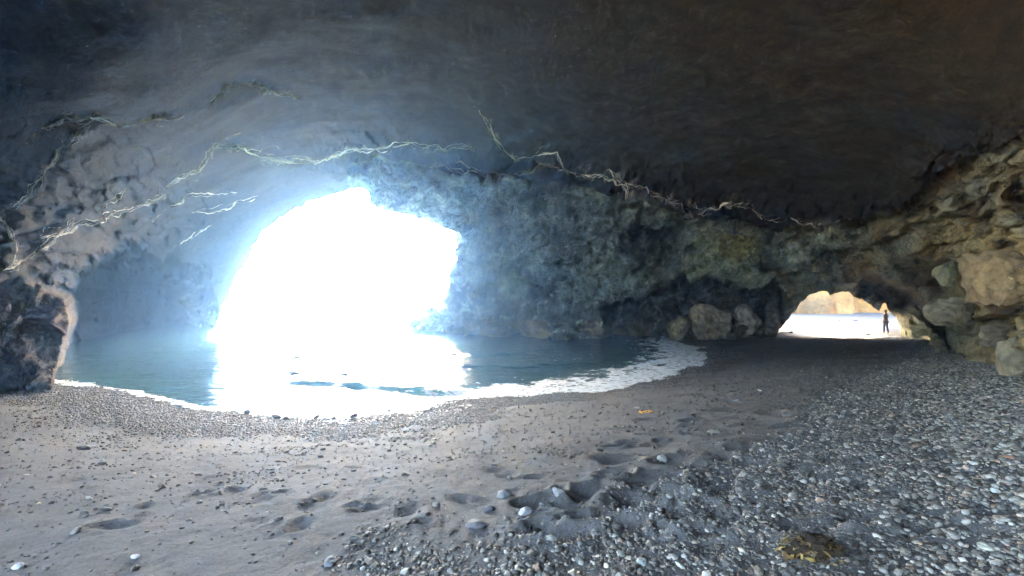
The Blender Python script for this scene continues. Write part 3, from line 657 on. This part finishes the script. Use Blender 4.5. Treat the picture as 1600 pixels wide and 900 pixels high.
boulder('boulder', 651, 507, 38.2, (.68, .6, .52), GRY, GRD, 'rounded grey boulder at the tip of the spur in the large opening', 313, 0, .2)
boulder('boulder', 672, 501, 38.4, (.85, .7, .72), GRY, GRD, 'grey boulder second from the tip of the spur in the large opening', 314, 0, .2)
boulder('boulder', 692, 490, 38.6, (.9, .8, .85), (.15, .15, .14), GRD, 'grey boulder where the spur joins the wall right of the large opening', 315, 0, .3)

boulder('sea_rock', 553, 448, 105, (3.6, 2.2, 1.3), (.02, .022, .024), (.03, .03, .03), 'low dark rock standing out in the bay seen in the middle of the large opening', 331, .15, .2, 'rock')
boulder('sea_rock', 580, 449, 112, (2.0, 2, 1.5), (.02, .022, .024), (.03, .03, .03), 'smaller dark rock in the bay just right of the low dark rock', 332, 0, .2, 'rock')
boulder('sea_rock', 697, 458, 62, (1.4, 2, 1.0), (.03, .032, .03), (.05, .05, .045), 'dark rock in the sea close behind the right edge of the large opening', 333, 0, .2, 'rock')
# ------------------------------------------------------------------ pebbles
t = NT('pebble')
at = t.attr('Col'); c = t.mix(1., at, t.ramp(t.noise(18, 4), [(.3, (.7,)*3), (.7, (1.25,)*3)]), 'MULTIPLY')
t.set('Base Color', c); t.set('Roughness', .62); t.b.inputs['Specular IOR Level'].default_value = .45
PEB = t.m
def peb_cols(n, pale):
    v = rng.random(n); b = np.exp(rng.normal(-2.55, .75, n)); b = np.where(rng.random(n) < .09+.5*pale, np.exp(rng.normal(-1.35, .35, n)), b); b = np.clip(b, .03, .5)
    tint = np.array([[1., .99, .94], [.95, 1.01, .94], [1.05, .94, .80], [1.2, .84, .66]])[np.searchsorted([.5, .8, .95], v)]
    return .50*b[:, None]*tint*np.array([1.06, 1., .9])
NC = 3600000
cx = rng.uniform(-21, 27, NC); cyy = rng.uniform(.8, 33, NC)
cz = ground_z(cx, cyy, False); pxx = 800+F*cx/cyy; pyy = 450+(EYE-cz)*F/cyy
m = (pxx > -500) & (pxx < 2300) & (pyy < 1010) & (cz > -.12); cx, cyy, cz, pxx, pyy = [a[m] for a in (cx, cyy, cz, pxx, pyy)]
dn = pebble_density(pxx, pyy); sbn = shore_band(cx, cyy)
dd = np.hypot(cx, cyy)
clump = fbm(np.stack([cx*.8, cyy*.8, 0*cx], 1), 3, 151)
lod = np.clip(1-(dd-9)/30, .22, 1)
scat = .02+.10*sst(.05, .4, clump)+.03*sst(1050, 1300, pxx)*(pyy < 760)
prob = np.maximum(np.maximum(dn*.66, sbn*.62)*lod, scat)
m = rng.random(len(cx)) < prob
cx, cyy, cz, dn, sbn, dd, pxx = [a[m] for a in (cx, cyy, cz, dn, sbn, dd, pxx)]
n = len(cx)
rad = np.exp(rng.normal(-4.6, .5, n))*np.where(np.maximum(dn, sbn) > .4, 1., .9)
pale = sst(1350, 1560, pxx+fbm(np.stack([cx, cyy, 0*cx], 1), 2, 157)*60)
rad *= (1+.22*pale)*np.clip(.8+dd/30, .8, 1.25)
rad = np.clip(rad, .006, .036)
cz = ground_z(cx, cyy, True)
cols_ = (.55+.45*sst(.15, .6, cz))[:, None]*peb_cols(n, pale)*np.where((np.maximum(dn, sbn) < .35)&(rng.random(n) < .8), .5, 1.)[:, None]
sizepx = rad/cyy
order = np.argsort(-sizepx*np.where((pxx > 0) & (pxx < 1600), 1, 0)); one = order[:285]; rest = order[285:]
def pebble_batch(sub, ids):
    v, f = ico(sub); k = len(ids); nv = len(v)
    sc = np.stack([rng.uniform(.9, 1.45, k), rng.uniform(.75, 1.1, k), rng.uniform(.45, .8, k)], 1)*rad[ids][:, None]
    th = rng.uniform(0, 6.28, k); c, s = np.cos(th), np.sin(th); tl = rng.normal(0, .3, k); ct, stt = np.cos(tl), np.sin(tl)
    lump = 1+rng.normal(0, .10 if sub > 1 else .13, (k, nv))
    L = v[None]*lump[..., None]*sc[:, None]
    x0 = L[..., 0]*ct[:, None]-L[..., 2]*stt[:, None]; z0 = L[..., 0]*stt[:, None]+L[..., 2]*ct[:, None]
    X = x0*c[:, None]-L[..., 1]*s[:, None]+cx[ids][:, None]; Y = x0*s[:, None]+L[..., 1]*c[:, None]+cyy[ids][:, None]
    Z = z0+(cz[ids]+sc[:, 2]*.35)[:, None]
    V = np.stack([X, Y, Z], -1).reshape(-1, 3); Fx = (f[None]+(np.arange(k)*nv)[:, None, None]).reshape(-1, 3)
    return V, Fx, np.repeat(cols_[ids], nv, 0)
nearid = rest[sizepx[rest] > .0032]; farid = rest[sizepx[rest] <= .0032]
a = pebble_batch(2, nearid); b = pebble_batch(1, farid)
me = make_mesh('pebbles', np.concatenate([a[0], b[0]]), np.concatenate([a[1], b[1]+len(a[0])]), PEB, np.concatenate([a[2], b[2]]))
tag(add_obj('pebbles', me), kind='stuff')
print('pebbles', n, len(nearid), len(farid))
# the stones that show largest: one object each
t = NT('beach_stone'); oi = t.node('ShaderNodeObjectInfo')
c = t.mix(1., oi.outputs['Color'], t.ramp(t.noise(14, 5), [(.3, (.65,)*3), (.7, (1.3,)*3)]), 'MULTIPLY')
t.set('Base Color', c); t.set('Roughness', .6); t.b.inputs['Specular IOR Level'].default_value = .4; t.set('Normal', t.bump(t.noise(20, 5), .3, .02)); STONE = t.m
smesh = []
for k in range(14):
    v, f = ico(4); sc = np.array([rng.uniform(1, 1.4), rng.uniform(.8, 1.05), rng.uniform(.5, .75)]); d = v.copy()
    for _ in range(3+k % 4):
        nn = rng.normal(size=3); nn /= np.linalg.norm(nn); kk_ = rng.uniform(.6, .85); d = d-np.maximum(d@nn-kk_, 0)[:, None]*nn*.8
    d = d*sc*(1+fbm(v*1.2+k*9, 3, 160+k)*.35)[:, None]
    smesh.append(make_mesh('beach_stone', d, f, STONE))
def stone(x, y, r, colr, label, group, sink=.3, name='beach_stone'):
    o = add_obj(name, smesh[random.randrange(14)]); z = float(ground_z(np.array([x]), np.array([y]))[0])
    o.location = (x, y, z+r*sink); o.scale = (r, r, r*random.uniform(.8, 1.05)); o.rotation_euler = (random.gauss(0, .2), random.gauss(0, .2), random.uniform(0, 6.28)); o.color = (*colr, 1)
    return tag(o, label, 'stone', group)
for i in one:
    L = float(cols_[i].mean()); p_ = float(pale[i])
    if p_ > .5 and L > .16: lab, gr = 'pale rounded stone in the pebble bank along the right edge', 'pale stones in the right pebble bank'
    elif p_ > .5: lab, gr = 'dark rounded stone in the pebble bank along the right edge', 'dark stones in the right pebble bank'
    elif pxx[i] > 800: lab, gr = 'grey beach stone among pebbles right of the middle of the beach', 'grey stones right of the middle of the beach'
    else: lab, gr = 'grey beach stone on dark sand left of the middle of the beach', 'grey stones left of the middle of the beach'
    stone(float(cx[i]), float(cyy[i]), float(rad[i])*.95, tuple(cols_[i]), lab, gr)
def at_px(px, py):
    z = 1.0
    for _ in range(25):
        x_, y_ = px2w(px, py, z); z = .5*z+.5*float(ground_z(np.array([x_]), np.array([y_]), False)[0])
    return px2w(px, py, z)
for px, py, w, c_, lab in [(994, 637, 12, (.34, .35, .36), 'pale grey stone beside the orange seaweed scrap'), (1575, 724, 20, (.38, .19, .12), 'reddish terracotta stone in the right pebble bank'),
                           (1435, 628, 9, (.5, .45, .24), 'small yellow stone alone among grey pebbles'), (1187, 611, 8, (.55, .55, .53), 'small white stone on the sand below the small arch'),
                           (131, 703, 22, (.06, .062, .06), 'dark stone at the left, the larger of a pair on bare sand'), (160, 724, 18, (.06, .062, .06), 'dark stone at the left, the smaller of a pair on bare sand'),
                           (1115, 678, 22, (.16, .16, .14), 'half lit grey stone alone on sand right of centre'), (1035, 716, 20, (.24, .24, .21), 'pale domed stone on sand beside dark hollows'),
                           (788, 777, 30, (.13, .14, .14), 'grey stone, uppermost of the cluster in the middle foreground'), (764, 797, 22, (.05, .055, .06), 'dark round stone just below the uppermost stone of the middle cluster'),
                           (820, 803, 28, (.3, .31, .31), 'pale stone at the right of the middle cluster'), (745, 822, 34, (.07, .075, .08), 'long dark stone at the bottom of the middle cluster'),
                           (875, 778, 30, (.2, .2, .19), 'stone with a dark shadow right of the middle cluster'), (1003, 884, 26, (.2, .23, .21), 'round greenish stone at the bottom edge left of the seaweed clump'),
                           (516, 882, 28, (.08, .085, .09), 'dark stone among pale pebbles at the bottom edge'), (1555, 770, 17, (.45, .48, .43), 'pale green-white stone in the right pebble bank'),
                           (1540, 855, 26, (.42, .42, .33), 'large cream stone at the bottom of the right pebble bank'), (28, 886, 20, (.3, .3, .29), 'stone half lit in the bottom left corner'), (212, 869, 14, (.4, .4, .4), 'small white stone near the bottom left')]:
    x_, y_ = at_px(px, py); stone(x_, y_, w*.38*y_/F, tuple(k*.65 for k in c_), lab, None)
for px, py, w in [(386, 645, 12), (432, 653, 14), (447, 655, 11), (495, 652, 11), (553, 651, 13), (521, 653, 7), (470, 638, 7), (580, 640, 8), (608, 640, 9), (452, 646, 8)]:
    x_, y_ = px2w(px, py, .03); stone(x_, y_, w*.5*y_/F/1.1, (.045, .047, .05), 'dark wet stone in the white shallows below the large opening', 'dark stones in the shallows', sink=.6)
for px, py, w in [(1236, 519, 7), (1311, 505, 6), (1336, 505, 9), (1356, 526, 6)]:
    x_, y_ = px2w(px, py, .15); stone(x_, y_, w*.5*y_/F/1.1, (.15, .17, .2), 'small grey stone on the pale sand in the small arch', 'stones in the small arch', sink=.6)

# ------------------------------------------------------------------ seaweed
def ribbon_mesh(name, centre_fn, n, length, width, seed, mat):
    r_ = random.Random(seed); V, Fq, cols = [], [], []
    for k in range(n):
        p, h = centre_fn(r_); yaw = r_.uniform(0, 6.28); pit = r_.uniform(-.2, .9); L = length*r_.uniform(.5, 1.2); w = width*r_.uniform(.6, 1.3); st = 9; b0 = len(V)
        cl = r_.choice([(.20, .13, .035), (.14, .08, .03), (.26, .18, .06), (.10, .06, .025), (.05, .035, .02), (.05, .035, .02)])
        for i in range(st):
            tt = i/(st-1); ww = w*math.sin(math.pi*min(.97, .12+.85*tt))
            d = Vector((math.cos(yaw), math.sin(yaw), 0)); s = Vector((-d.y, d.x, .5*math.sin(tt*7+k)))
            for sg in (-1, 1):
                V.append(tuple(p+s*ww*sg)); cols.append(cl)
            yaw += r_.gauss(0, .5); pit = max(-1.1, pit-.28+r_.gauss(0, .25))
            p = p+Vector((math.cos(yaw)*math.cos(pit), math.sin(yaw)*math.cos(pit), math.sin(pit)))*(L/st)
            p.z = max(p.z, h+.004)
            if i: a = b0+2*i; Fq.append((a-2, a-1, a+1, a))
    return make_mesh(name, np.array(V), np.array(Fq), mat, np.array(cols))
t = NT('seaweed'); t.set('Base Color', t.attr('Col')); t.set('Roughness', .4); WEED = t.m
x_, y_ = at_px(1272, 872); zc = float(ground_z(np.array([x_]), np.array([y_]))[0])
clump_o = bpy.data.objects.new('seaweed_clump', None); COL.objects.link(clump_o); clump_o.location = (x_, y_, zc); tag(clump_o, 'brown and yellow seaweed clump with a dark middle on the pebbles at the bottom right', 'seaweed')
v, f = ico(4); d = v*np.array([.15, .12, .085])*(1+fbm(v*2.2, 4, 401)*.9)[:, None]; d[:, 2] += .02
add_obj('holdfast', make_mesh('holdfast', d, f, rock_mat('seaweed_core', (.03, .022, .014))), clump_o)
def cf(r_):
    a = r_.uniform(0, 6.28); q = .17*math.sqrt(r_.random()); return Vector((q*math.cos(a)*1.15, q*math.sin(a), max(0, .085*(1-(q/.18)**2)))), -.005
o = add_obj('fronds', ribbon_mesh('fronds', cf, 150, .16, .010, 5, WEED), clump_o); tag(o, kind='stuff')
x_, y_ = at_px(1011, 644); zc = float(ground_z(np.array([x_]), np.array([y_]))[0])
t = NT('orange_seaweed'); t.set('Base Color', t.mix(t.noise(9, 3), (.62, .25, .035), (.75, .40, .08))); t.set('Roughness', .5)
def cf2(r_): return Vector((r_.uniform(-.16, .14), r_.uniform(-.05, .05), r_.uniform(.01, .05))), .0
o = add_obj('seaweed_scrap', ribbon_mesh('seaweed_scrap', cf2, 16, .22, .02, 8, t.m), None, (x_, y_, zc)); tag(o, 'small crumpled orange seaweed scrap on the dark sand near the foam', 'seaweed')

# ------------------------------------------------------------------ the person in the small arch
def skin_fig(name, verts, edges, mat, parent, sub=2):
    me = bpy.data.meshes.new(name); me.from_pydata([v[:3] for v in verts], edges, []); me.materials.append(mat)
    o = add_obj(name, me, parent); sk = o.modifiers.new('skin', 'SKIN'); sk.use_smooth_shade = True
    for i, v in enumerate(verts):
        r = v[3]; me.skin_vertices[0].data[i].radius = r if isinstance(r, tuple) else (r, r)
    me.skin_vertices[0].data[0].use_root = True
    s = o.modifiers.new('sub', 'SUBSURF'); s.levels = sub; s.render_levels = sub; return o
def flat(name, colr, rough=.8):
    t = NT(name); t.set('Base Color', t.mix(t.noise(12, 4), tuple(c*.75 for c in colr), tuple(c*1.2 for c in colr))); t.set('Roughness', rough); return t.m
pd = 34.6; pxw = (1384-800)/F*pd; pz = float(ground_z(np.array([pxw]), np.array([pd]))[0])
per = bpy.data.objects.new('person', None); COL.objects.link(per); per.location = (pxw, pd, pz); per.scale = (.93, .93, .93); per.rotation_euler.z = math.radians(200)
tag(per, 'person in dark trousers and grey top walking in the small arch', 'person')
body = [(0, 0, .95, (.15, .11)), (0, .01, 1.15, (.135, .10)), (0, .0, 1.36, (.17, .105)), (0, -.01, 1.47, (.075, .07)), (0, -.02, 1.55, (.055, .055)), (0, -.03, 1.63, (.078, .095)), (0, -.025, 1.715, (.07, .085)),
        (.095, .0, .90, .09), (.10, -.07, .50, .062), (.10, -.06, .10, .043), (.10, -.18, .035, .035),
        (-.095, .0, .90, .09), (-.10, .02, .50, .062), (-.10, .12, .11, .043), (-.10, .02, .035, .035),
        (.20, .0, 1.40, .06), (.255, .07, 1.13, .045), (.26, -.02, .89, .034), (.255, -.07, .79, .032),
        (-.20, .0, 1.40, .06), (-.255, -.06, 1.13, .045), (-.25, -.19, .92, .034), (-.245, -.25, .84, .032)]
be = [(0, 1), (1, 2), (2, 3), (3, 4), (4, 5), (5, 6), (0, 7), (7, 8), (8, 9), (9, 10), (0, 11), (11, 12), (12, 13), (13, 14), (2, 15), (15, 16), (16, 17), (17, 18), (2, 19), (19, 20), (20, 21), (21, 22)]
skin_fig('body', body, be, flat('skin', (.20, .12, .085)), per)
tro = [(0, 0, .97, (.165, .125)), (.095, .0, .88, .108), (.10, -.07, .50, .08), (.10, -.06, .12, .062), (-.095, .0, .88, .108), (-.10, .02, .50, .08), (-.10, .12, .14, .062)]
skin_fig('trousers', tro, [(0, 1), (1, 2), (2, 3), (0, 4), (4, 5), (5, 6)], flat('dark_cloth', (.04, .045, .07)), per)
tp = [(0, .01, 1.0, (.16, .125)), (0, .01, 1.15, (.15, .115)), (0, .0, 1.36, (.185, .12)), (0, -.005, 1.45, (.085, .08)), (.20, .0, 1.40, .075), (.25, .06, 1.17, .06), (-.20, .0, 1.40, .075), (-.25, -.05, 1.17, .06)]
skin_fig('shirt', tp, [(0, 1), (1, 2), (2, 3), (2, 4), (4, 5), (2, 6), (6, 7)], flat('grey_cloth', (.07, .07, .08)), per)
v, f = ico(3); d = v*np.array([.088, .105, .085]); d = d[:]; d[:, 2] = np.where(d[:, 2] < -.01, -.01+(d[:, 2]+.01)*.8, d[:, 2])
add_obj('hair', make_mesh('hair', d+np.array([0, .0, 1.70]), f, flat('dark_hair', (.03, .022, .018))), per)

# ------------------------------------------------------------------ blue haze volume added for the veil of glare round the opening
HAZE = .0023
if HAZE > 0:
    hz0 = np.array([[-6600, -6600, -5.2], [6600, 6600, 48]])
    bm = bmesh.new(); bmesh.ops.create_cube(bm, size=1)
    for v in bm.verts:
        for k in range(3): v.co[k] = hz0[0, k] if v.co[k] < 0 else hz0[1, k]
    me = bpy.data.meshes.new('haze'); bm.to_mesh(me); bm.free()
    m = bpy.data.materials.new('haze'); m.use_nodes = True; nt = m.node_tree; nt.nodes.clear()
    out = nt.nodes.new('ShaderNodeOutputMaterial'); pv = nt.nodes.new('ShaderNodeVolumePrincipled')
    pv.inputs['Color'].default_value = (.27, .55, 1, 1); pv.inputs['Density'].default_value = HAZE; pv.inputs['Anisotropy'].default_value = .81
    nt.links.new(pv.outputs[0], out.inputs['Volume']); me.materials.append(m)
    tag(add_obj('haze', me), kind='stuff')
